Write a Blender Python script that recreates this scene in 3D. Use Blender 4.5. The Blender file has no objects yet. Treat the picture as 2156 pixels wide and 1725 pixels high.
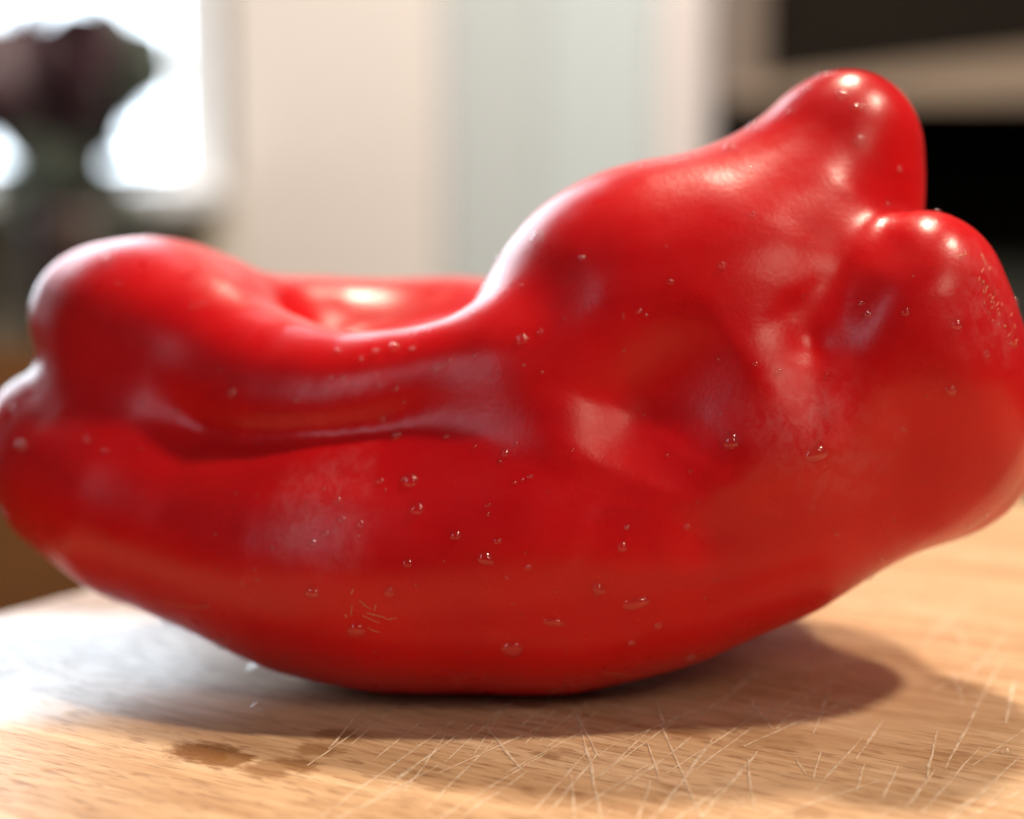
import bpy, math, random
import numpy as np
from mathutils import Vector, Matrix
from mathutils.bvhtree import BVHTree

R = math.radians
scene = bpy.context.scene
col = scene.collection
random.seed(7)

# ------------------------------------------------------------------ camera
# u,v: picture coordinates on a 2156 x 1725 grid, used only to lay the place out
PW, PH = 2156.0, 1725.0
PITCH = R(8.0)
FOC = (PW / 2) / math.tan(R(15.0))
CAM = Vector((0.0, -0.230, 0.0667))
FWD = Vector((0, math.cos(PITCH), -math.sin(PITCH)))
UP = Vector((0, math.sin(PITCH), math.cos(PITCH)))
cam_data = bpy.data.cameras.new('camera')
cam = bpy.data.objects.new('camera', cam_data)
col.objects.link(cam)
cam.location = CAM
cam.rotation_euler = (math.pi / 2 - PITCH, 0, 0)
cam_data.sensor_fit = 'HORIZONTAL'
cam_data.sensor_width = 36.0
cam_data.lens = 18.0 / math.tan(R(15.0))
cam_data.clip_start = 0.01
cam_data.clip_end = 50
cam_data.dof.use_dof = True
cam_data.dof.focus_distance = 0.210
cam_data.dof.aperture_fstop = cam_data.lens / 7.0     # 7 mm wide opening
scene.camera = cam


def ray(u, v):
    return (FWD * FOC + Vector((1, 0, 0)) * (u - PW / 2) + UP * (PH / 2 - v)) / FOC


def at(u, v, y):                       # point of the upright plane at depth y
    d = ray(u, v)
    return CAM + d * ((y - CAM.y) / d.y)


def on_board(u, v, z=0.0):             # point of the board's top
    d = ray(u, v)
    return CAM + d * ((z - CAM.z) / d.z)


# ------------------------------------------------------------------ light
world = bpy.data.worlds.new('World')
scene.world = world
world.use_nodes = True
bg = world.node_tree.nodes['Background']
bg.inputs['Color'].default_value = (1.0, 0.86, 0.74, 1)
bg.inputs['Strength'].default_value = 0.06


def lamp(name, loc, target, power, color, size, size_y=None, spread=180):
    d = bpy.data.lights.new(name, 'AREA')
    d.shape = 'RECTANGLE' if size_y else 'DISK'
    d.size = size
    if size_y:
        d.size_y = size_y
    d.energy = power
    d.color = color
    d.spread = R(spread)
    o = bpy.data.objects.new(name, d)
    col.objects.link(o)
    o.location = loc
    o.rotation_euler = (Vector(target) - Vector(loc)).to_track_quat('-Z', 'Y').to_euler()
    return o


WARM = (1.0, 0.83, 0.64)
lamp('ceiling_or_fill_lamp', (0.22, 0.70, 1.30), (0, 0, 0), 24.0, WARM, 0.13)
lamp('ceiling_or_fill_lamp', (0.78, 0.02, 1.25), (0, 0, 0), 18.0, WARM, 0.11)
lamp('pendant_lamp', (0.60, -0.74, 0.72), (0, 0, 0.03), 2.9, (1.0, 0.80, 0.60), 0.32)
lamp('ceiling_or_fill_lamp', (0.15, 0.95, 1.55), (0.1, 1.75, 0.2), 17.5, (1.0, 0.95, 0.91), 0.15, spread=110)  # unseen fill light, added to brighten the background wall
lamp('side_window_light', (-0.94, -0.72, 0.58), (0, 0, 0.04), 2.4, (0.72, 0.86, 1.0), 0.24, 0.7)

scene.view_settings.view_transform = 'Standard'
scene.view_settings.look = 'None'
scene.view_settings.exposure = 0.0
scene.view_settings.gamma = 1.0
scene.view_settings.use_curve_mapping = False
scene.render.engine = 'CYCLES'
scene.cycles.use_denoising = True
scene.cycles.max_bounces = 10
scene.cycles.transmission_bounces = 8
scene.cycles.caustics_reflective = False
scene.cycles.caustics_refractive = False


# ------------------------------------------------------------------ helpers
def mesh_obj(name, verts, faces, mat=None, parent=None, smooth=False):
    me = bpy.data.meshes.new(name)
    me.from_pydata([tuple(v) for v in verts], [], [tuple(f) for f in faces])
    me.validate()
    if smooth:
        me.polygons.foreach_set('use_smooth', [True] * len(me.polygons))
    me.update()
    o = bpy.data.objects.new(name, me)
    col.objects.link(o)
    if mat:
        me.materials.append(mat)
    if parent:
        o.parent = parent
    return o


def empty(name, loc=(0, 0, 0)):
    o = bpy.data.objects.new(name, None)
    o.location = loc
    o.empty_display_size = 0.02
    col.objects.link(o)
    return o


def tag(o, label=None, cat=None, group=None, kind=None):
    if label:
        o['label'] = label
    if cat:
        o['category'] = cat
    if group:
        o['group'] = group
    if kind:
        o['kind'] = kind
    return o


def box_data(x0, x1, y0, y1, z0, z1, bev=0.0):
    """a box with its edges cut off by a small bevel"""
    import bmesh
    bm = bmesh.new()
    bmesh.ops.create_cube(bm, size=1.0)
    for v in bm.verts:
        v.co = Vector(((x0 + x1) / 2 + v.co.x * (x1 - x0), (y0 + y1) / 2 + v.co.y * (y1 - y0),
                       (z0 + z1) / 2 + v.co.z * (z1 - z0)))
    if bev > 0:
        bmesh.ops.bevel(bm, geom=list(bm.edges), offset=bev, segments=3, affect='EDGES', profile=0.6)
    bm.verts.index_update()
    vs = [v.co.copy() for v in bm.verts]
    fs = [[v.index for v in f.verts] for f in bm.faces]
    bm.free()
    return vs, fs


def box(name, x0, x1, y0, y1, z0, z1, mat, parent=None, bev=0.0, rel=(0, 0, 0)):
    vs, fs = box_data(x0, x1, y0, y1, z0, z1, bev)
    vs = [v - Vector(rel) for v in vs]
    return mesh_obj(name, vs, fs, mat, parent)


class NT:
    """small helper for node trees"""
    def __init__(self, name):
        self.m = bpy.data.materials.new(name)
        self.m.use_nodes = True
        self.t = self.m.node_tree
        self.p = self.t.nodes['Principled BSDF']

    def n(self, typ, **kw):
        nd = self.t.nodes.new(typ)
        for k, v in kw.items():
            if k in nd.inputs:
                nd.inputs[k].default_value = v
            else:
                setattr(nd, k, v)
        return nd

    def link(self, a, b):
        self.t.links.new(a, b)

    def math(self, op, a, b=None, c=None, clamp=False):
        nd = self.t.nodes.new('ShaderNodeMath')
        nd.operation = op
        nd.use_clamp = clamp
        for i, s in enumerate((a, b, c)):
            if s is None:
                continue
            if isinstance(s, (int, float)):
                nd.inputs[i].default_value = s
            else:
                self.link(s, nd.inputs[i])
        return nd.outputs[0]

    def ramp(self, fac, stops):
        nd = self.t.nodes.new('ShaderNodeValToRGB')
        els = nd.color_ramp.elements
        while len(els) < len(stops):
            els.new(0.5)
        for e, (p, c) in zip(els, stops):
            e.position = p
            e.color = c if len(c) == 4 else (*c, 1)
        self.link(fac, nd.inputs[0])
        return nd.outputs[0]

    def mix(self, fac, a, b, blend='MIX'):
        nd = self.t.nodes.new('ShaderNodeMix')
        nd.data_type = 'RGBA'
        nd.blend_type = blend
        for s, i in ((fac, 0), (a, 6), (b, 7)):
            if isinstance(s, (int, float)):
                nd.inputs[i].default_value = s
            elif isinstance(s, tuple):
                nd.inputs[i].default_value = (*s, 1) if len(s) == 3 else s
            else:
                self.link(s, nd.inputs[i])
        return nd.outputs[2]

    def noise(self, vec, scale, detail=3, rough=0.5, dist=0.0):
        nd = self.n('ShaderNodeTexNoise', Scale=scale, Detail=detail, Roughness=rough, Distortion=dist)
        if vec is not None:
            self.link(vec, nd.inputs['Vector'])
        return nd.outputs['Fac']

    def mapping(self, vec, scale=(1, 1, 1), rot=(0, 0, 0), loc=(0, 0, 0)):
        nd = self.n('ShaderNodeMapping')
        nd.inputs['Scale'].default_value = scale
        nd.inputs['Rotation'].default_value = rot
        nd.inputs['Location'].default_value = loc
        self.link(vec, nd.inputs['Vector'])
        return nd.outputs[0]

    def coord(self, which='Object'):
        return self.t.nodes.new('ShaderNodeTexCoord').outputs[which]

    def blob(self, vec, center, radii, rot=0.0, soft=1.0):
        """1 inside an ellipse around center (object space), 0 outside"""
        mp = self.n('ShaderNodeMapping', vector_type='TEXTURE')
        mp.inputs['Location'].default_value = center
        mp.inputs['Rotation'].default_value = (0, 0, rot)
        mp.inputs['Scale'].default_value = radii
        self.link(vec, mp.inputs['Vector'])
        ln = self.n('ShaderNodeVectorMath', operation='LENGTH')
        self.link(mp.outputs[0], ln.inputs[0])
        return ln.outputs['Value']


def plain(name, color, rough=0.6, var=0.06, scale=20.0, bump=0.0, metallic=0.0, spec=0.5):
    k = NT(name)
    v = k.noise(k.coord(), scale, 4)
    lo = tuple(c * (1 - var) for c in color)
    hi = tuple(min(1, c * (1 + var)) for c in color)
    k.link(k.mix(v, lo, hi), k.p.inputs['Base Color'])
    k.p.inputs['Roughness'].default_value = rough
    k.p.inputs['Metallic'].default_value = metallic
    k.p.inputs['Specular IOR Level'].default_value = spec
    if bump:
        b = k.n('ShaderNodeBump', Strength=bump, Distance=0.002)
        k.link(v, b.inputs['Height'])
        k.link(b.outputs[0], k.p.inputs['Normal'])
    return k.m


# ------------------------------------------------------------------ pepper skin
LIFT = []


def sdf_build():
    """the pepper's body: tapered tubes flowing into each other, folds pressed in"""
    h = 0.00075
    lo = np.array([-0.074, -0.045, -0.004], np.float32)
    hi = np.array([0.076, 0.074, 0.086], np.float32)
    nx, ny, nz = [int(v) for v in np.ceil((hi - lo) / h)]
    X = (lo[0] + h * np.arange(nx, dtype=np.float32))[:, None, None]
    Y = (lo[1] + h * np.arange(ny, dtype=np.float32))[None, :, None]
    Z = (lo[2] + h * np.arange(nz, dtype=np.float32))[None, None, :]

    def node(u, v, ymm, rpx):
        p = at(u, v, ymm * 0.001)
        depth = (p - CAM).dot(FWD)
        return (p.x, p.y, p.z, rpx * depth / FOC)

    def seg(a, b, sy):
        ax, ay, az, ra = a
        bx, by, bz, rb = b
        dx, dy, dz = bx - ax, (by - ay) * sy, bz - az
        L2 = dx * dx + dy * dy + dz * dz + 1e-12
        px, py, pz = X - ax, (Y - ay) * sy, Z - az
        t = np.clip((px * dx + py * dy + pz * dz) / L2, 0, 1)
        q = np.sqrt((px - t * dx) ** 2 + (py - t * dy) ** 2 + (pz - t * dz) ** 2)
        return q - (ra + (rb - ra) * t)

    def smin(a, b, k):
        hh = np.maximum(k - np.abs(a - b), 0) / k
        return np.minimum(a, b) - hh * hh * k * 0.25

    def chain(pts, sy=1.0, k=0.006):
        ns = [node(*p) for p in pts]
        d = None
        if len(ns) == 1:
            return seg(ns[0], ns[0], sy)
        for a, b in zip(ns[:-1], ns[1:]):
            s = seg(a, b, sy)
            d = s if d is None else smin(d, s, k)
        return d

    # --- the tubes (u, v, depth mm, radius px)
    belly = chain([(112, 928, 27, 140), (182, 992, 23, 172), (310, 1056, 16, 198), (480, 1118, 9, 204), (650, 1160, 3, 240), (820, 1165, 0, 270),
                   (1000, 1146, 0, 286), (1180, 1148, 0, 288), (1370, 1098, 0, 286), (1580, 996, 2, 284), (1770, 912, 6, 215)], 0.86, 0.006)
    body = chain([(1330, 646, 6, 272), (1540, 676, 6, 270)], 0.86, 0.010)
    core = chain([(1250, 930, 8, 272), (1600, 880, 10, 270)], 0.86, 0.01)
    knob = chain([(1786, 298, 10, 128), (1758, 382, 10, 132), (1575, 565, 6, 172)], 0.95, 0.010)
    right = chain([(1925, 606, -5, 156), (1935, 760, -3, 172), (1975, 925, 1, 158), (2030, 972, 4, 106)], 0.88, 0.010)
    saddle = chain([(192, 670, 31, 116), (300, 720, 25, 136), (450, 785, 16, 140), (620, 850, 6, 118), (750, 858, 0, 86),
                    (900, 828, -3, 78), (1080, 785, -5, 96), (1260, 790, -1, 110)], 0.95, 0.010)
    rear = chain([(380, 730, 32, 110), (540, 748, 40, 110), (700, 750, 47, 110), (870, 752, 50, 102), (1000, 752, 50, 96), (1300, 800, 36, 170)], 0.9, 0.010)
    back = chain([(600, 985, 28, 210), (1000, 985, 32, 245), (1400, 940, 32, 290), (1700, 850, 28, 255)], 0.9, 0.012)

    main = smin(belly, core, 0.016)
    main = smin(main, body, 0.016)
    main = smin(main, back, 0.012)
    main = smin(main, rear, 0.008)
    main = smin(main, knob, 0.016)
    PX = ((X - CAM.x))
    depth = (Y - CAM.y) * FWD.y + (Z - CAM.z) * FWD.z
    U = PW / 2 + FOC * PX / depth
    V = PH / 2 - FOC * ((Y - CAM.y) * UP.y + (Z - CAM.z) * UP.z) / depth
    kr = 0.0015 + 0.0105 * (1 - np.exp(-((U - 1925) ** 2 + (V - 440) ** 2) / 125.0 ** 2))
    main = smin(main, right, kr)
    # the saddle lies in a sharp fold on the belly at the left and flows into the body at the right
    def step(a, b):
        t = np.clip((U - a) / (b - a), 0, 1)
        return t * t * (3 - 2 * t)
    kk = 0.0016 + 0.006 * step(480, 260) * step(30, 140) + 0.005 * step(720, 1250)
    sad = smin(saddle, rear, 0.006 + 0.013 * step(860, 480))
    d = smin(main, sad, kk)
    del main, sad, belly, body, core, knob, right, saddle, rear, back

    # --- folds and swellings of the side that faces the camera
    front = np.clip((0.012 + np.clip((700 - U) / 500, 0, 1) * 0.02 - Y) / 0.016, 0, 1)

    def press(pts, amp_mm, w, w2=None, fade=True):
        """press a groove (amp > 0) or raise a ridge (amp < 0) along a line; w2: width on the line's right side"""
        nonlocal d
        us = [p[0] for p in pts]; vs = [p[1] for p in pts]
        m = 3.2 * max(w, w2 or w)
        best = None
        tot = sum(math.dist(a, b) for a, b in zip(pts[:-1], pts[1:])) or 1
        acc = 0.0
        for a, b in zip(pts[:-1], pts[1:]):
            dx, dy = b[0] - a[0], b[1] - a[1]
            L = math.hypot(dx, dy) or 1
            t = np.clip(((U - a[0]) * dx + (V - a[1]) * dy) / (L * L), 0, 1)
            ex, ey = U - a[0] - t * dx, V - a[1] - t * dy
            q = ex * ex + ey * ey
            side = (ex * -dy + ey * dx) > 0
            along = (acc + t * L) / tot
            acc += L
            if best is None:
                best, bs, ba = q, side, along
            else:
                c = q < best
                best = np.where(c, q, best); bs = np.where(c, side, bs); ba = np.where(c, along, ba)
        ww = np.where(bs, (w2 or w), w).astype(np.float32)
        g = np.exp(-best / (ww * ww))
        if fade:
            g = g * np.sin(np.clip(0.12 + 0.76 * ba, 0, 1) * math.pi)
        d = d + (amp_mm * 0.001) * g * front

    PRESS(press)
    del U, V

    # --- surface nets
    ins = d < 0
    c = [ins[i:nx - 1 + i, j:ny - 1 + j, k:nz - 1 + k] for i in (0, 1) for j in (0, 1) for k in (0, 1)]
    cnt = sum(x.astype(np.int8) for x in c)
    cell = (cnt > 0) & (cnt < 8)
    ids = np.full(cell.shape, -1, np.int32)
    ci = np.argwhere(cell)
    ids[cell] = np.arange(len(ci))
    acc = np.zeros((len(ci), 3)); n = np.zeros(len(ci))
    corners = [(i, j, k) for i in (0, 1) for j in (0, 1) for k in (0, 1)]
    for a in range(8):
        for b in range(a + 1, 8):
            A, B = np.array(corners[a]), np.array(corners[b])
            if np.abs(A - B).sum() != 1:
                continue
            da = d[ci[:, 0] + A[0], ci[:, 1] + A[1], ci[:, 2] + A[2]]
            db = d[ci[:, 0] + B[0], ci[:, 1] + B[1], ci[:, 2] + B[2]]
            cr = (da < 0) != (db < 0)
            t = da / np.where(cr, da - db, 1)
            pt = A + t[:, None] * (B - A)
            acc[cr] += pt[cr]; n[cr] += 1
    verts = (ci + acc / n[:, None]) * h + lo
    quads = []
    for ax in range(3):
        s0 = [slice(1, -1)] * 3
        s1 = [slice(1, -1)] * 3
        s0[ax] = slice(0, -1); s1[ax] = slice(1, None)
        a = ins[tuple(s0)]; b = ins[tuple(s1)]
        e = np.argwhere(a != b)
        off = [1, 1, 1]; off[ax] = 0
        e0 = e + np.array(off)
        flip = a[tuple(e.T)]
        o1, o2 = [(1, 2), (2, 0), (0, 1)][ax]
        def idx(du, dv):
            q = e0.copy(); q[:, o1] -= du; q[:, o2] -= dv
            return ids[tuple(q.T)]
        q = np.stack([idx(0, 0), idx(1, 0), idx(1, 1), idx(0, 1)], 1)
        q[~flip] = q[~flip][:, ::-1]
        quads.append(q)
    quads = np.concatenate(quads)
    quads = quads[(quads >= 0).all(1)]
    # relax
    ed = np.concatenate([quads[:, [0, 1]], quads[:, [1, 2]], quads[:, [2, 3]], quads[:, [3, 0]]])
    ed = np.unique(np.sort(ed, 1), axis=0)
    deg = np.bincount(ed.ravel(), minlength=len(verts)).astype(float)
    for lam in (0.5, -0.52, 0.5, -0.52, 0.5, -0.52, 0.5):
        s = np.zeros_like(verts)
        np.add.at(s, ed[:, 0], verts[ed[:, 1]])
        np.add.at(s, ed[:, 1], verts[ed[:, 0]])
        verts = verts + lam * (s / deg[:, None] - verts)
    # keep the largest connected piece only, set it down on the board
    LIFT.append(-verts[:, 2].min())
    verts[:, 2] -= verts[:, 2].min() + 0.0004
    return verts, quads


def PRESS(press):
    press([(1540, 730), (1430, 810), (1350, 890), (1300, 1000)], 3.0, 190, 140)      # long diagonal hollow
    press([(1205, 840), (1175, 920), (1140, 1000)], -0.5, 95)
    press([(1860, 470), (1790, 560), (1750, 660), (1740, 790)], 2.1, 90, 140)        # hollow beside the round lobe
    press([(1690, 690), (1712, 745), (1722, 800)], 0.7, 36, 48)                      # the pinched fold
    press([(1890, 830), (1900, 920), (1850, 1010)], 1.2, 100)
    press([(1400, 1150), (1600, 1110), (1860, 1060)], 1.4, 95)
    press([(1000, 700), (1140, 650), (1240, 560)], 0.6, 85)


def skin_material(scuff_sheen):
    k = NT('pepper_skin')
    co = k.coord()
    big = k.noise(co, 45, 3, 0.5)
    fine = k.noise(co, 1800, 3, 0.6)
    mid = k.noise(co, 240, 3, 0.55)
    c = k.ramp(big, [(0.3, (0.50, 0.003, 0.008)), (0.7, (0.64, 0.005, 0.008))])
    # riper and paler streaks along the fruit
    lon = k.noise(k.mapping(co, (28, 60, 120), (0, 0.35, 0)), 1.0, 4, 0.6)
    c = k.mix(k.ramp(lon, [(0.45, (0, 0, 0)), (0.8, (0.32,) * 3)]), c, (0.74, 0.013, 0.009))
    c = k.mix(k.ramp(lon, [(0.25, (0.5,) * 3), (0.42, (0, 0, 0))]), c, (0.40, 0.002, 0.009))
    # dull, waxy, finely scratched patches of the skin, with pinkish sheen painted in
    streak = k.noise(k.mapping(co, (520, 400, 420), (0.3, 0.5, 0.2)), 1.0, 5, 0.7, 0.5)
    cloud = k.noise(co, 130, 4, 0.6)
    mask = None
    for (p, r) in scuff_sheen:
        q = k.blob(co, p, (r, r, r))
        q = k.math('SUBTRACT', 1.0, k.math('ADD', q, k.math('MULTIPLY', k.math('SUBTRACT', cloud, 0.5), 1.6)), clamp=True)
        mask = q if mask is None else k.math('MAXIMUM', mask, q)
    sm = k.math('MULTIPLY', mask, k.ramp(streak, [(0.42, (0.12,) * 3), (0.66, (1, 1, 1))]))
    c = k.mix(k.math('MULTIPLY', sm, 0.36), c, (0.64, 0.24, 0.27))
    k.link(c, k.p.inputs['Base Color'])
    k.p.inputs['Subsurface Weight'].default_value = 0.2
    k.p.inputs['Subsurface Radius'].default_value = (1.0, 0.10, 0.05)
    k.p.inputs['Subsurface Scale'].default_value = 0.004
    k.p.inputs['IOR'].default_value = 1.38
    r = k.ramp(mid, [(0.3, (0.26,) * 3), (0.75, (0.36,) * 3)])
    r2 = k.math('ADD', r, k.math('MULTIPLY', mask, 0.12))
    k.link(r2, k.p.inputs['Roughness'])
    hgt = k.math('ADD', k.math('MULTIPLY', fine, 0.00004), k.math('MULTIPLY', mid, 0.00008))
    hgt = k.math('ADD', hgt, k.math('MULTIPLY', sm, 0.00002))
    b = k.n('ShaderNodeBump', Strength=0.6, Distance=1.0)
    k.link(hgt, b.inputs['Height'])
    k.link(b.outputs[0], k.p.inputs['Normal'])
    return k.m


# ------------------------------------------------------------------ the setting
ROT = R(-33)                                 # the board's grain direction
e0, e1 = on_board(0, 1283), on_board(150, 1228)
gdir = Vector((math.cos(ROT), math.sin(ROT), 0))
edir = Vector((-math.sin(ROT), math.cos(ROT), 0))
corner_g = e0.dot(gdir)                      # end edge of the board
corner_e = on_board(2156, 1050).dot(edir)    # far long edge

table_mat = plain('dark_table_wood', (0.06, 0.026, 0.010), 0.8, 0.3, 30, spec=0.0)
T = -0.024
tb = box('table', -0.9, 0.9, -0.6, 0.62, T - 0.03, T, table_mat, bev=0.002)
tag(tb, 'dark brown wooden tabletop under the chopping board', 'table')

wall_mat = plain('warm_wall_paint', (0.62, 0.555, 0.50), 0.8, 0.05, 6)
floor_mat = plain('dark_floor', (0.10, 0.085, 0.07), 0.6, 0.2, 8)
YB = 1.75


def bx(u, y=YB):
    return at(u, 500, y).x


def bz(v, y=YB):
    return at(1078, v, y).z


fl = box('floor', -3.2, 3.2, -2.2, 3.2, -0.85, -0.80, floor_mat)
tag(fl, kind='structure')
wl = box('wall', bx(452), bx(935, YB + 0.12), YB + 0.12, YB + 0.2, -0.8, 1.7, wall_mat)
tag(wl, kind='structure')

# window at the left
win = empty('window', (bx(-700), YB + 0.12, bz(420)))
tag(win, 'bright daylit window behind the dark leafy plant', 'window')
k = NT('daylight_pane')
em = k.n('ShaderNodeEmission', Strength=7.0)
em.inputs['Color'].default_value = (0.80, 0.91, 1.0, 1)
k.link(em.outputs[0], k.t.nodes['Material Output'].inputs['Surface'])
pane_mat = k.m
white_mat = plain('white_window_paint', (0.78, 0.79, 0.80), 0.45, 0.03, 10)
WX0, WX1, WZ0, WZ1 = bx(-2900), bx(405), bz(395), 1.55
wo = win.location
box('pane', WX0 + 0.03, WX1 - 0.03, YB + 0.155, YB + 0.165, WZ0 + 0.02, WZ1 - 0.03, pane_mat, win, rel=wo)
box('frame', WX1 - 0.03, WX1 + 0.008, YB + 0.10, YB + 0.17, WZ0, WZ1, white_mat, win, 0.003, wo)
box('frame', WX0, WX0 + 0.03, YB + 0.10, YB + 0.17, WZ0, WZ1, white_mat, win, 0.003, wo)
box('frame', WX0, WX1 + 0.008, YB + 0.098, YB + 0.172, WZ1 - 0.002, WZ1 + 0.03, white_mat, win, 0.003, wo)
box('sill', WX0 - 0.03, WX1 + 0.02, YB - 0.05, YB + 0.18, WZ0 - 0.02, WZ0 + 0.004, white_mat, win, 0.003, wo)
lw = box('wall', WX0 - 0.6, bx(451), YB + 0.121, YB + 0.2, -0.8, WZ0 - 0.021, plain('beige_wall', (0.52, 0.46, 0.36), 0.8, 0.35, 9))
tag(lw, kind='structure')

# refrigerator-like tall grey cupboard, white door post, dark oven niche with shelf
grey = plain('grey_lacquer', (0.45, 0.475, 0.46), 0.35, 0.03, 5)
fr = empty('tall_cupboard', (bx(1160), YB, -0.8))
tag(fr, 'tall pale grey cupboard beside the cream wall', 'cupboard')
box('door', bx(936, YB + 0.11), bx(1140, YB + 0.11), YB + 0.108, YB + 0.17, -0.8, 1.5, grey, fr, 0.004, fr.location)
box('door', bx(1141, YB + 0.11), bx(1384, YB + 0.11), YB + 0.110, YB + 0.17, -0.8, 1.5, plain('grey_lacquer_light', (0.47, 0.51, 0.50), 0.35, 0.03, 5), fr, 0.004, fr.location)
ps = box('door_post', bx(1388, YB + 0.08), bx(1490, YB + 0.08), YB + 0.08, YB + 0.17, -0.8, 1.6, plain('pinkish_white_paint', (0.66, 0.58, 0.54), 0.6, 0.03, 6), bev=0.004)
tag(ps, 'narrow off-white post between grey cupboard and dark shelves', 'door post')
dk = plain('dark_niche', (0.016, 0.013, 0.010), 0.9, 0.3, 6, spec=0.0)
brown = plain('brown_wood_panel', (0.17, 0.125, 0.095), 0.6, 0.15, 12)
sh = empty('shelf_unit', (bx(1900), YB, -0.8))
tag(sh, 'dark open shelf unit with one pale brown board', 'shelf unit')
box('side_panel', bx(1515), bx(1592), YB - 0.03, YB + 0.35, bz(232), 1.5, brown, sh, 0.003, sh.location)
box('back_panel', bx(1500), bx(2700), YB + 0.351, YB + 0.37, -0.8, 1.5, dk, sh, 0, sh.location)
vs, fs = box_data(0, 1, 0, 1, 0, 1, 0.0)
x0, x1 = bx(1520), bx(2650)
sv = []
for v in vs:
    x = x0 + (x1 - x0) * v.x
    top = bz(188 - 90 * v.x * 1.5 if v.z > 0.5 else 212)
    sv.append(Vector((x, YB - 0.05 + 0.39 * v.y, top)) - sh.location)
mesh_obj('shelf_board', sv, fs, plain('pale_shelf_wood', (0.28, 0.205, 0.145), 0.5, 0.2, 10), sh)
box('front_panel', bx(1498), bx(2700), YB + 0.05, YB + 0.07, -0.8, bz(560), plain('dark_grey_panel', (0.040, 0.042, 0.036), 0.8, 0.2, 6, spec=0.1), sh, 0.002, sh.location)

# plant on the sill
plant = empty('house_plant', (bx(150, YB - 0.35), YB - 0.35, bz(560, YB - 0.35)))
tag(plant, 'dark purple leafy house plant in front of the bright window', 'plant')
leaf_mat = plain('purple_leaf', (0.050, 0.018, 0.026), 0.5, 0.4, 40)
green_leaf = plain('grey_green_leaf', (0.085, 0.105, 0.085), 0.5, 0.3, 40)
YP = YB - 0.35


def leaf_mesh(name, c, L, W, ang, tilt, mat, par):
    vs, fs = [], []
    n = 6
    for i in range(n + 1):
        t = i / n
        w = W * math.sin(math.pi * (0.08 + 0.86 * t)) * 0.5
        zc = -0.15 * L * (t - 0.5) ** 2
        for s in (-1, 0, 1):
            vs.append(Vector(((t - 0.5) * L, s * w, zc + (0.12 * W if s == 0 else 0))))
    m = len(vs)
    vs += [v - Vector((0, 0, 0.0008)) for v in vs]
    for i in range(n):
        for s in (0, 1):
            a = i * 3 + s
            fs.append((a, a + 3, a + 4, a + 1))
            fs.append((m + a, m + a + 1, m + a + 4, m + a + 3))
    M = Matrix.Rotation(ang, 3, 'Y') @ Matrix.Rotation(tilt, 3, 'X')
    return mesh_obj(name, [c + M @ v - par.location for v in vs], fs, mat, par, True)


rng = random.Random(3)
for i in range(85):
    a = rng.uniform(0, 2 * math.pi); r = math.sqrt(rng.random())
    u = 95 + 235 * r * math.cos(a); v = 165 + 115 * r * math.sin(a) - 0.12 * (u - 95)
    c = at(u, v, YP + rng.uniform(-0.06, 0.06))
    leaf_mesh('leaf', c, rng.uniform(0.035, 0.06), rng.uniform(0.025, 0.045), rng.uniform(-3, 3), rng.uniform(0.9, 2.2),
              green_leaf if u > 215 else leaf_mat, plant)
for i in range(40):
    u = rng.uniform(30, 235); v = 250 + rng.random() * 90
    leaf_mesh('leaf', at(u, v, YP + rng.uniform(-0.04, 0.04)), 0.04, 0.03, rng.uniform(-3, 3), rng.uniform(0.9, 2.2),
              green_leaf if rng.random() < 0.6 else leaf_mat, plant)


for i in range(34):
    u = rng.uniform(10, 300); v = rng.uniform(335, 500)
    leaf_mesh('leaf', at(u, v, YP + rng.uniform(-0.04, 0.06)), rng.uniform(0.03, 0.05), 0.03, rng.uniform(-3, 3), rng.uniform(0.9, 2.2),
              green_leaf if rng.random() < 0.5 else leaf_mat, plant)


def tube(name, pts, rads, mat, par, seg=10, rel=None):
    rel = rel if rel is not None else (par.location if par else Vector((0, 0, 0)))
    vs, fs = [], []
    for i, (p, r) in enumerate(zip(pts, rads)):
        d = (pts[min(i + 1, len(pts) - 1)] - pts[max(i - 1, 0)]).normalized()
        s = d.orthogonal().normalized(); t = d.cross(s)
        for j in range(seg):
            a = 2 * math.pi * j / seg
            vs.append(p + (s * math.cos(a) + t * math.sin(a)) * r - rel)
    for i in range(len(pts) - 1):
        for j in range(seg):
            a, b = i * seg + j, i * seg + (j + 1) % seg
            fs.append((a, b, b + seg, a + seg))
    fs.append(tuple(range(seg))[::-1]); fs.append(tuple(range((len(pts) - 1) * seg, len(pts) * seg)))
    return mesh_obj(name, vs, fs, mat, par, True)


stem_mat = plain('dark_stem', (0.05, 0.045, 0.035), 0.6, 0.3, 30)
tube('stem', [at(130, 470, YP), at(135, 380, YP), at(110, 250, YP)], [0.02, 0.014, 0.008], stem_mat, plant)
tube('pot', [at(160, 800, YP), at(160, 640, YP), at(160, 480, YP), at(160, 440, YP)], [0.032, 0.036, 0.042, 0.044], plain('dark_clay_pot', (0.06, 0.035, 0.028), 0.6, 0.3, 30), plant, 20)

# ------------------------------------------------------------------ chopping board
def loc2(u, v):                                      # board coordinates of a place on its top
    p = on_board(u, v)
    return p.dot(gdir), p.dot(edir)


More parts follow.
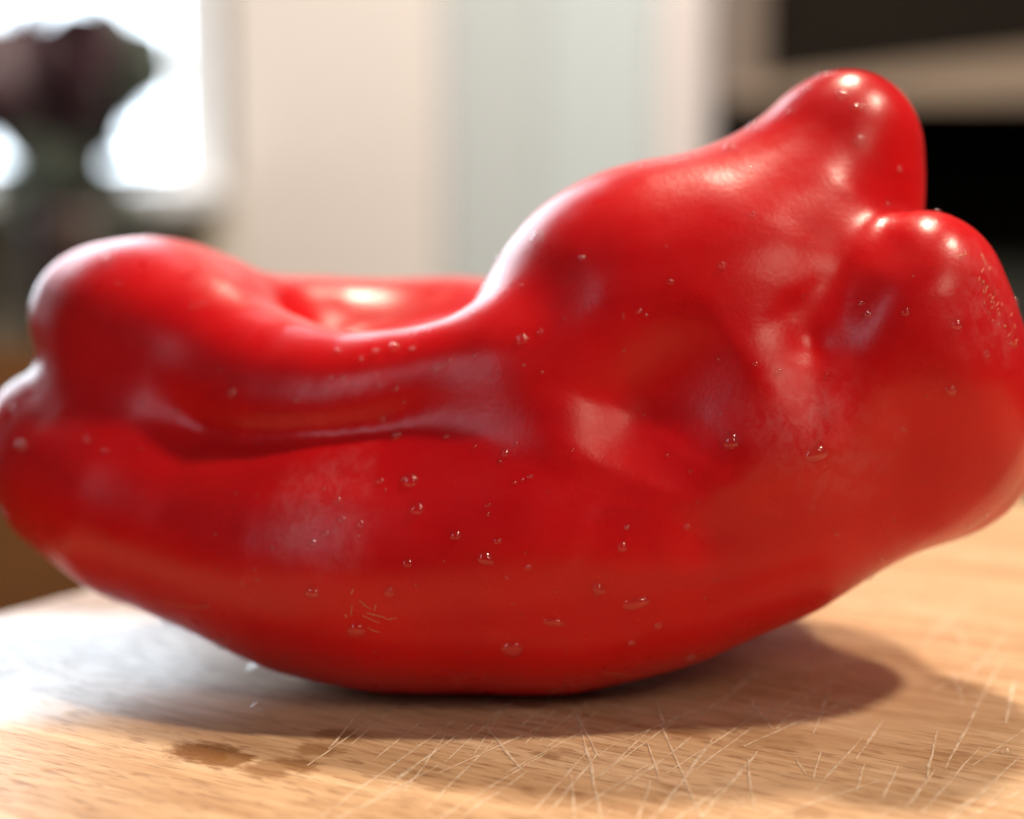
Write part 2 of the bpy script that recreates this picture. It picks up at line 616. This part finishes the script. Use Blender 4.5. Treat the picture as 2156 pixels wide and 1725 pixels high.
def board_material():
    k = NT('board_wood')
    co = k.coord()                                   # x along the grain
    g1 = k.noise(k.mapping(co, (14, 160, 20)), 1.0, 5, 0.6, 0.4)
    g2 = k.noise(k.mapping(co, (60, 900, 60)), 1.0, 4, 0.6)
    base = k.ramp(g1, [(0.28, (0.43, 0.26, 0.135)), (0.5, (0.63, 0.425, 0.25)), (0.72, (0.74, 0.545, 0.355))])
    g0 = k.noise(k.mapping(co, (5, 75, 20)), 1.0, 4, 0.55, 0.8)
    base = k.mix(k.ramp(g0, [(0.36, (0.6,) * 3), (0.48, (0, 0, 0))]), base, (0.42, 0.225, 0.10))
    base = k.mix(k.ramp(g2, [(0.35, (0, 0, 0)), (0.75, (0.7,) * 3)]), base, (0.36, 0.19, 0.085))
    pores = k.noise(k.mapping(co, (240, 1700, 300)), 1.0, 2, 0.5)
    where = k.noise(k.mapping(co, (30, 70, 30)), 1.0, 3, 0.5)
    pm = k.math('MULTIPLY', k.ramp(pores, [(0.55, (0, 0, 0)), (0.66, (1, 1, 1))]),
                k.ramp(where, [(0.33, (0.25,) * 3), (0.52, (1, 1, 1))]))
    base = k.mix(k.math('MULTIPLY', pm, 0.48), base, (0.20, 0.075, 0.025))
    # stains
    rag = k.noise(k.mapping(co, (500, 900, 300)), 1.0, 4, 0.65)
    rag2 = k.noise(co, 90, 4, 0.6)
    st = None
    for (u, v, r, f) in STAINS:
        x, y = loc2(u, v)
        q = k.blob(co, (x, y, -T), (r * 1.25, r, 0.05))
        q = k.math('ADD', q, k.math('MULTIPLY', k.math('SUBTRACT', rag, 0.5), 1.5))
        q = k.math('ADD', q, k.math('MULTIPLY', k.math('SUBTRACT', rag2, 0.5), 0.9))
        q = k.math('MULTIPLY', k.ramp(q, [(0.55, (1, 1, 1)), (1.0, (0, 0, 0))]), f)
        st = q if st is None else k.math('MAXIMUM', st, q)
    base = k.mix(st, base, (0.20, 0.080, 0.014))
    k.link(base, k.p.inputs['Base Color'])
    # wet patch at the end of the board
    x, y = loc2(*WET[0])
    q = k.blob(co, (x, y, -T), WET[1], WET[2])
    q = k.math('ADD', q, k.math('MULTIPLY', k.math('SUBTRACT', rag2, 0.5), 0.25))
    wet = k.ramp(q, [(0.75, (1, 1, 1)), (1.0, (0, 0, 0))])
    k.link(k.math('ADD', k.math('MULTIPLY', wet, -0.14), 0.48), k.p.inputs['Roughness'])
    k.link(k.math('MULTIPLY', wet, 0.2), k.p.inputs['Coat Weight'])
    k.p.inputs['Coat Roughness'].default_value = 0.16
    k.p.inputs['Specular IOR Level'].default_value = 0.26
    b = k.n('ShaderNodeBump', Strength=0.5, Distance=1.0)
    hh = k.math('SUBTRACT', k.math('MULTIPLY', g2, 0.0002), k.math('MULTIPLY', pm, 0.00025))
    k.link(hh, b.inputs['Height'])
    k.link(b.outputs[0], k.p.inputs['Normal'])
    return k.m


STAINS = [(425, 1582, 0.0040, 1.0), (470, 1596, 0.0034, 0.9), (560, 1622, 0.0032, 0.7), (620, 1612, 0.0030, 0.7),
          (670, 1580, 0.0026, 0.6), (712, 1548, 0.0024, 0.6), (1630, 1560, 0.0045, 0.35), (1450, 1540, 0.0028, 0.35),
          (2020, 1440, 0.0036, 0.35), (1960, 1620, 0.0030, 0.3), (1700, 1712, 0.0022, 0.45), (1150, 1590, 0.002, 0.5)]
WET = ((210, 1395), (0.052, 0.030, 0.05), R(33))
board = empty('chopping_board', (0, 0, T))
board.rotation_euler = (0, 0, ROT)
tag(board, 'worn light wooden chopping board with knife cuts and stains', 'chopping board')
vs, fs = box_data(corner_g, corner_g + 0.42, corner_e - 0.34, corner_e, 0.0005, -T, 0.003)
slab = mesh_obj('slab', vs, fs, board_material(), board)

# knife cuts: shallow pale scores, each its own
k = NT('cut_wood')
co = k.coord('Object')
nz_ = k.noise(co, 420, 3, 0.6)
k.link(k.ramp(nz_, [(0.3, (0.76, 0.58, 0.40)), (0.7, (0.84, 0.69, 0.51))]), k.p.inputs['Base Color'])
k.p.inputs['Roughness'].default_value = 0.6
k.link(k.ramp(nz_, [(0.3, (0.3,) * 3), (0.6, (0.85,) * 3)]), k.p.inputs['Alpha'])
cut_mat = k.m
brng = random.Random(11)


def knife_cut(pts, wpx):
    (a0, b0), (a1, b1) = pts[0], pts[-1]                # the blade ran a little past both ends
    pts = [(a0 - 0.14 * (a1 - a0), b0 - 0.14 * (b1 - b0))] + pts[1:-1] + [(a1 + 0.14 * (a1 - a0), b1 + 0.14 * (b1 - b0))]
    P = []
    for (a, b) in zip(pts[:-1], pts[1:]):
        n = max(3, int(math.dist(a, b) / 22))
        for i in range(n):
            t = i / n
            P.append((a[0] + (b[0] - a[0]) * t, a[1] + (b[1] - a[1]) * t))
    P.append(pts[-1])
    L = [Vector((*loc2(*p), 0)) for p in P]
    w0 = (2.2 + 0.28 * wpx) * 1.5 * 0.21 / FOC
    vs, fs = [], []
    for i, p in enumerate(L):
        d = (L[min(i + 1, len(L) - 1)] - L[max(i - 1, 0)]).normalized()
        nrm = Vector((-d.y, d.x, 0))
        t = i / (len(L) - 1)
        w = w0 * (0.15 + math.sin(math.pi * min(1, max(0, 0.06 + 0.88 * t))) ** 0.5) * brng.uniform(0.6, 1.25)
        p = p + nrm * brng.uniform(-0.3, 0.3) * w0
        zt = -T + 0.00006 + 0.00003 * brng.random()
        vs += [Vector((p.x, p.y, zt)) + nrm * w * 0.5, Vector((p.x, p.y, zt + 0.00004)), Vector((p.x, p.y, zt)) - nrm * w * 0.5]
    for i in range(len(L) - 1):
        a = i * 3
        fs += [(a, a + 3, a + 4, a + 1), (a + 1, a + 4, a + 5, a + 2)]
    return mesh_obj('knife_cut', vs, fs, cut_mat, board)


def c6(*p):
    return [(690 + x * 0.4, 1035 + y * 0.4) for x, y in p]


def c7(*p):
    return [(1293.6 + x * 0.4, 1035 + y * 0.4) for x, y in p]


CUTS = [(c6((0, 1690), (590, 1265)), 6), (c6((380, 1500), (720, 1260)), 7), (c6((640, 1460), (1060, 1270)), 7),
        (c6((850, 1260), (930, 1360), (1010, 1450)), 8), (c6((1330, 1240), (1380, 1430), (1430, 1690)), 7),
        (c6((1180, 1680), (1390, 1420)), 6), (c6((1340, 1660), (1640, 1470)), 6), (c6((1460, 1480), (1670, 1280)), 5),
        (c6((1560, 1560), (1870, 1330)), 8), (c6((1840, 1560), (2000, 1350)), 6), (c6((1690, 1350), (1740, 1500)), 5),
        (c6((1720, 1080), (1765, 1220)), 7), (c6((100, 1700), (520, 1480)), 6), (c6((1000, 1250), (1110, 1160)), 5),
        (c7((480, 1690), (720, 1410)), 8), (c7((200, 1720), (330, 1600)), 7), (c7((1010, 980), (1060, 780)), 9),
        (c7((870, 1230), (1050, 1060)), 7), (c7((1060, 1240), (1160, 960)), 7), (c7((720, 1110), (820, 1240)), 12),
        (c7((1210, 1110), (1260, 1180)), 6), (c7((1290, 1390), (1400, 1230)), 7), (c7((1640, 790), (1870, 590)), 8),
        (c7((1800, 700), (1850, 830)), 7), (c7((1790, 980), (1830, 1110)), 8), (c7((1770, 1400), (2010, 950)), 9),
        (c7((2060, 1200), (2100, 1020)), 9), (c7((1550, 1650), (1670, 1490)), 6), (c7((1650, 1480), (1690, 1290)), 6),
        (c7((1280, 1560), (1310, 1450)), 6), (c7((960, 1420), (1000, 1480)), 6), (c7((1050, 1500), (1080, 1390)), 6),
        (c7((1860, 900), (1990, 905)), 14), (c7((600, 1560), (700, 1450)), 5), (c7((230, 1690), (480, 1350)), 5)]
for pts, w in CUTS:
    knife_cut(pts, w)
for i in range(70):
    u = brng.uniform(650, 2300); v = brng.uniform(1420, 1760)
    L = brng.uniform(60, 240)
    a = brng.gauss(0.75, 0.22) if brng.random() < 0.8 else -brng.gauss(1.2, 0.15)
    knife_cut([(u, v), (u + L * math.cos(a), v - L * math.sin(a) * 0.8)], brng.uniform(2.0, 4.5))

# ------------------------------------------------------------------ the pepper
pv, pq = sdf_build()
pepper = empty('bell_pepper', (0, 0, 0))
tag(pepper, 'glossy twisted red bell pepper with knobbly lobes lying on the board', 'pepper')
bvh = BVHTree.FromPolygons([Vector(p) for p in pv.tolist()], pq.tolist())


def on_skin(u, v):
    for du in (0, -6, 6, -14, 14):
        for dv in (0, -6, 6, -14, 14, -24):
            h = bvh.ray_cast(CAM, ray(u + du, v + dv).normalized())
            if h[0] is not None:
                return h[0], h[1]
    return None, None


scuff_sheen = []  # scuffs on the belly; the right-hand spots paint in lamp sheen
for (u, v, r) in ((690, 1035, 0.0075), (640, 1090, 0.006), (700, 1120, 0.0055), (1700, 880, 0.0085), (1780, 960, 0.008),
                  (2090, 640, 0.008)):
    p, n = on_skin(u, v)
    if p:
        scuff_sheen.append((tuple(p), r))
skin = mesh_obj('skin', pv.tolist(), pq.tolist(), skin_material(scuff_sheen), pepper, True)

# corky scars on the skin, plus one painted glint on the round lobe
scar_glint_mat = plain('corky_scar_and_glint', (0.60, 0.15, 0.075), 0.6, 0.25, 900)


def scar_or_glint(pts, wpx):
    P = []
    for (a, b) in zip(pts[:-1], pts[1:]):
        n = max(2, int(math.dist(a, b) / 4))
        P += [(a[0] + (b[0] - a[0]) * i / n, a[1] + (b[1] - a[1]) * i / n) for i in range(n)]
    P.append(pts[-1])
    H = [on_skin(*p) for p in P]
    H = [h for h in H if h[0] is not None]
    if len(H) < 2:
        return
    w0 = wpx * 0.2 / FOC
    vs, fs = [], []
    for i, (p, n) in enumerate(H):
        d = (H[min(i + 1, len(H) - 1)][0] - H[max(i - 1, 0)][0]).normalized()
        s_ = n.cross(d).normalized()
        t = i / (len(H) - 1)
        w = w0 * (0.2 + math.sin(math.pi * (0.08 + 0.84 * t)) ** 0.6) * brng.uniform(0.6, 1.3) * 0.5
        vs += [p + s_ * w - n * 0.00005, p + n * 0.00010, p - s_ * w - n * 0.00005]
    for i in range(len(H) - 1):
        a = i * 3
        fs += [(a, a + 3, a + 4, a + 1), (a + 1, a + 4, a + 5, a + 2)]
    mesh_obj('scar_or_glint', vs, fs, scar_glint_mat, pepper, True)


scar_or_glint([(772, 1291), (792, 1296), (807, 1300), (816, 1305), (836, 1301)], 5)
scar_or_glint([(762, 1296), (776, 1302), (789, 1308), (800, 1312)], 4)
scar_or_glint([(773, 1321), (786, 1328), (800, 1332)], 4)
scar_or_glint([(741, 1273), (740, 1284), (739, 1297)], 5)
scar_or_glint([(727, 1293), (729, 1301)], 6)
scar_or_glint([(745, 1240), (738, 1252)], 5)
scar_or_glint([(756, 1264), (770, 1276), (782, 1284)], 4)
scar_or_glint([(792, 1272), (788, 1286)], 4)
scar_or_glint([(330, 1264), (370, 1274), (410, 1280), (440, 1277)], 3)
scar_or_glint([(1270, 1416), (1300, 1419), (1335, 1424)], 3)
scar_or_glint([(2019, 541), (2026, 537), (2034, 536), (2031, 527)], 5)  # bright glint on the round lobe, painted as a pale strip
scar_or_glint([(2066, 535), (2072, 548), (2076, 560)], 4)
scar_or_glint([(2071, 566), (2066, 575)], 4)
for i in range(34):
    t = brng.random()
    u = 2068 + 80 * t + brng.gauss(0, 10); v = 590 + 150 * t + brng.gauss(0, 20)
    scar_or_glint([(u, v), (u + brng.uniform(-6, 6), v + brng.uniform(3, 10))], brng.uniform(2.5, 5))

# ------------------------------------------------------------------ water
k = NT('water')
tr = k.n('ShaderNodeBsdfTransparent')
rf = k.n('ShaderNodeBsdfRefraction', IOR=1.33, Roughness=0.0)
gl = k.n('ShaderNodeBsdfGlossy', Roughness=0.12)
fz = k.n('ShaderNodeFresnel', IOR=1.62)
m1 = k.n('ShaderNodeMixShader'); m1.inputs[0].default_value = 0.1
m2 = k.n('ShaderNodeMixShader')
k.link(tr.outputs[0], m1.inputs[1]); k.link(rf.outputs[0], m1.inputs[2])
geo = k.n('ShaderNodeNewGeometry')
k.link(k.math('MULTIPLY', fz.outputs[0], k.math('SUBTRACT', 1.0, geo.outputs['Backfacing'])), m2.inputs[0]); k.link(m1.outputs[0], m2.inputs[1]); k.link(gl.outputs[0], m2.inputs[2])
k.link(m2.outputs[0], k.t.nodes['Material Output'].inputs['Surface'])
water = k.m

drop_meshes = []


def drop_mesh(seed):
    """a flattened, slightly uneven bead of water"""
    rg = random.Random(seed)
    nu, nv_ = 20, 12
    vs, fs = [], []
    a1, a2, p1, p2 = rg.uniform(0.02, 0.10), rg.uniform(0.0, 0.06), rg.uniform(0, 6), rg.uniform(0, 6)
    for i in range(nv_ + 1):
        th = math.pi * i / nv_
        for j in range(nu):
            ph = 2 * math.pi * j / nu
            w = 1 + a1 * math.cos(2 * ph + p1) + a2 * math.cos(3 * ph + p2)
            vs.append(Vector((math.sin(th) * math.cos(ph) * w, math.sin(th) * math.sin(ph) * w, math.cos(th))))
    for i in range(nv_):
        for j in range(nu):
            a, b = i * nu + j, i * nu + (j + 1) % nu
            fs.append((a, a + nu, b + nu, b))
    o = mesh_obj('water_droplet', vs, fs, water, None, True)
    me = o.data
    bpy.data.objects.remove(o)
    return me


for i in range(5):
    drop_meshes.append(drop_mesh(i))

DROPS = """314 505 26;228 550 30;404 648 13;428 642 13;488 828 26;624 843 16;698 797 11;722 797 11;686 823 13;796 811 13;
832 820 15;851 847 9;826 865 9;806 883 20;834 915 27;28 863 20;84 863 13;44 940 28;184 927 17;220 950 15;372 867 18;300 850 14;
496 1039 11;848 1010 12;799 1014 18;811 1033 9;1133 502 34;1051 538 20;1021 606 20;1001 660 13;831 732 24;867 736 11;791 742 17;
711 740 15;1099 716 26;1137 700 15;999 750 8;1103 770 9;1141 784 9;1225 544 14;1345 656 14;1311 664 8;1361 664 8;1411 594 16;
1313 738 9;1403 520 8;1063 954 18;1053 972 9;1083 1016 11;1099 1010 9;1115 1004 13;863 1012 34;939 920 14;999 940 10;877 1072 32;
1027 1064 12;959 1128 24;1047 1140 17;759 1104 18;719 1094 19;685 1124 18;659 1144 15;683 1028 9;643 1062 9;1319 1112 11;747 808 9;
1732 154 26;1702 187 19;1666 236 17;1588 270 30;1538 312 26;1578 358 19;1524 388 15;1480 377 11;1354 352 10;1774 200 24;1812 296 26;
1894 358 15;1586 452 15;1870 430 16;1880 468 9;1879 480 8;1966 468 21;1974 440 16;1520 560 17;1826 662 17;1906 658 20;1812 640 13;
1922 582 8;2014 684 27;2078 746 15;2144 634 20;1640 782 15;1538 930 36;1902 904 15;1950 834 10;2002 822 24;1446 1110 14;1320 1110 12;
1310 1152 22;1760 1124 12;1386 1318 17;1330 1354 19;1854 1178 15;1832 1213 24;2130 1062 15;1944 1016 9;1590 766 12;10 1095 22;
244 1262 32;354 1310 24;466 1354 28;434 1275 16;458 1199 9;538 1199 9;512 1229 11;542 1221 11;658 1247 34;756 1129 9;857 1187 22;
820 1247 23;750 1327 40;792 1373 11;574 1155 9;1022 1177 34;1112 1195 15;1068 1217 11;1260 1241 27;1078 1367 46;1080 1271 9;
1450 1385 26;1170 1454 22;1106 1165 9;1172 1247 9"""
LONG = [(927, 772, 52, 15, -0.45, 'slanting streak of water just below the deep saddle rim'),
        (1806, 227, 40, 15, -0.15, 'flat streak of water under the bright glint on the top knob'),
        (1718, 956, 50, 32, -0.2, 'ragged wide water drop on the dull patch below the pinched fold'),
        (1338, 1270, 50, 30, -0.2, 'broad irregular water drop low on the smooth belly'),
        (1166, 1311, 44, 18, 0.1, 'thin flat streak of water near the bottom of the belly'),
        (2058, 1096, 56, 13, -0.42, 'dark narrow streak of water along the lower edge over bare wood')]
drng = random.Random(5)


def add_drop(u, v, d1, d2, rot, label, group):
    p, n = on_skin(u, v)
    if p is None:
        return
    dep = (p - CAM).dot(FWD) * 1.12
    r1, r2 = d1 * 0.5 * dep / FOC, d2 * 0.5 * dep / FOC
    ax = Vector((math.cos(rot), 0, -math.sin(rot)))
    x = (ax - n * ax.dot(n)).normalized()
    y = n.cross(x)
    M = Matrix((x, y, n)).transposed().to_4x4()
    hgt = min(r1, r2) * drng.uniform(0.75, 1.0)
    o = bpy.data.objects.new('water_droplet', drng.choice(drop_meshes))
    col.objects.link(o)
    o.matrix_world = Matrix.Translation(p - n * hgt * 0.12) @ M @ Matrix.Diagonal((r1, r2, hgt, 1))
    tag(o, label, 'water droplet', group)


def skin_place(u, v):
    if (u, v) in ((10, 1095), (244, 1262), (354, 1310), (466, 1354), (1170, 1454), (1832, 1213), (1450, 1385), (2130, 1062)):
        return "hanging from the pepper's curved underside"
    if u > 1640 and v < 420:
        return "on the pepper's tall top knob"
    if u > 1850 and v < 780:
        return "on the round side lobe below the top knob"
    if u > 1440 and v < 480:
        return "along the shoulder sloping down from the top knob"
    if u < 560 and v < 760 or (u < 520 and 820 <= v < 832):
        return "on the pepper's upper finger-like lobe"
    if u < 640 and v < 1200:
        return "on the pepper's lower rounded lobe"
    if 600 < u < 900 and v < 930:
        return "around the fold between the two long lobes"
    if 980 < u < 1180 and v < 800:
        return "on the curved rim of the deep saddle"
    if 600 < u < 780 and 1000 < v < 1160:
        return "on the dull whitish scuffed patch of skin"
    if 700 < u < 860 and 1180 < v < 1380:
        return "near the tan corky scratches on the belly"
    if u > 1440 and v < 1200:
        return "around the pinched hollow of the pepper"
    if u > 1180 and v < 800:
        return "on the smooth swelling beside the deep saddle"
    return "on the pepper's smooth rounded belly"


for item in DROPS.replace('\n', '').split(';'):
    u, v, d = [float(t) for t in item.split()]
    siz = 'large round water droplet' if d >= 24 else 'mid-sized water droplet' if d >= 13 else 'tiny speck of water'
    plc = skin_place(u, v)
    lab, grp = siz + ' ' + plc, 'water droplets ' + plc
    add_drop(u, v, d, d * drng.uniform(0.8, 1.0), drng.uniform(-0.4, 0.4), lab, grp)
for i in range(60):                                  # fine spray
    u = drng.uniform(180, 2080); v = drng.uniform(520, 1400)
    p, n = on_skin(u, v)
    if p is None or p.y > 0.03:
        continue
    plc = skin_place(u, v)
    d = drng.uniform(5, 9.5)
    add_drop(u, v, d, d, 0, 'tiny speck of water ' + plc, 'water droplets ' + plc)
for (u, v, a, b, r, lab) in LONG:
    add_drop(u, v, a, b, r, lab, None)

# beads of water on the wood
for (u, v, a, b, lab) in ((552, 1408, 60, 34, 'bright water puddle on the board beneath the pepper lobe'),
                          (542, 1492, 26, 16, 'small water bead on the board in front of the bright puddle'),
                          (1296, 1488, 30, 10, 'water bead on the board in the dark shadow under the pepper'),
                          (2116, 1586, 26, 10, 'clear water bead on sunny bare wood among the knife cuts')):
    p = on_board(u, v)
    dep = (p - CAM).dot(FWD)
    o = bpy.data.objects.new('water_bead', drop_meshes[2])
    col.objects.link(o)
    o.location = p
    o.scale = (a * 0.5 * dep / FOC, b * 1.3 * dep / FOC, 0.0007)
    tag(o, lab, 'water bead')
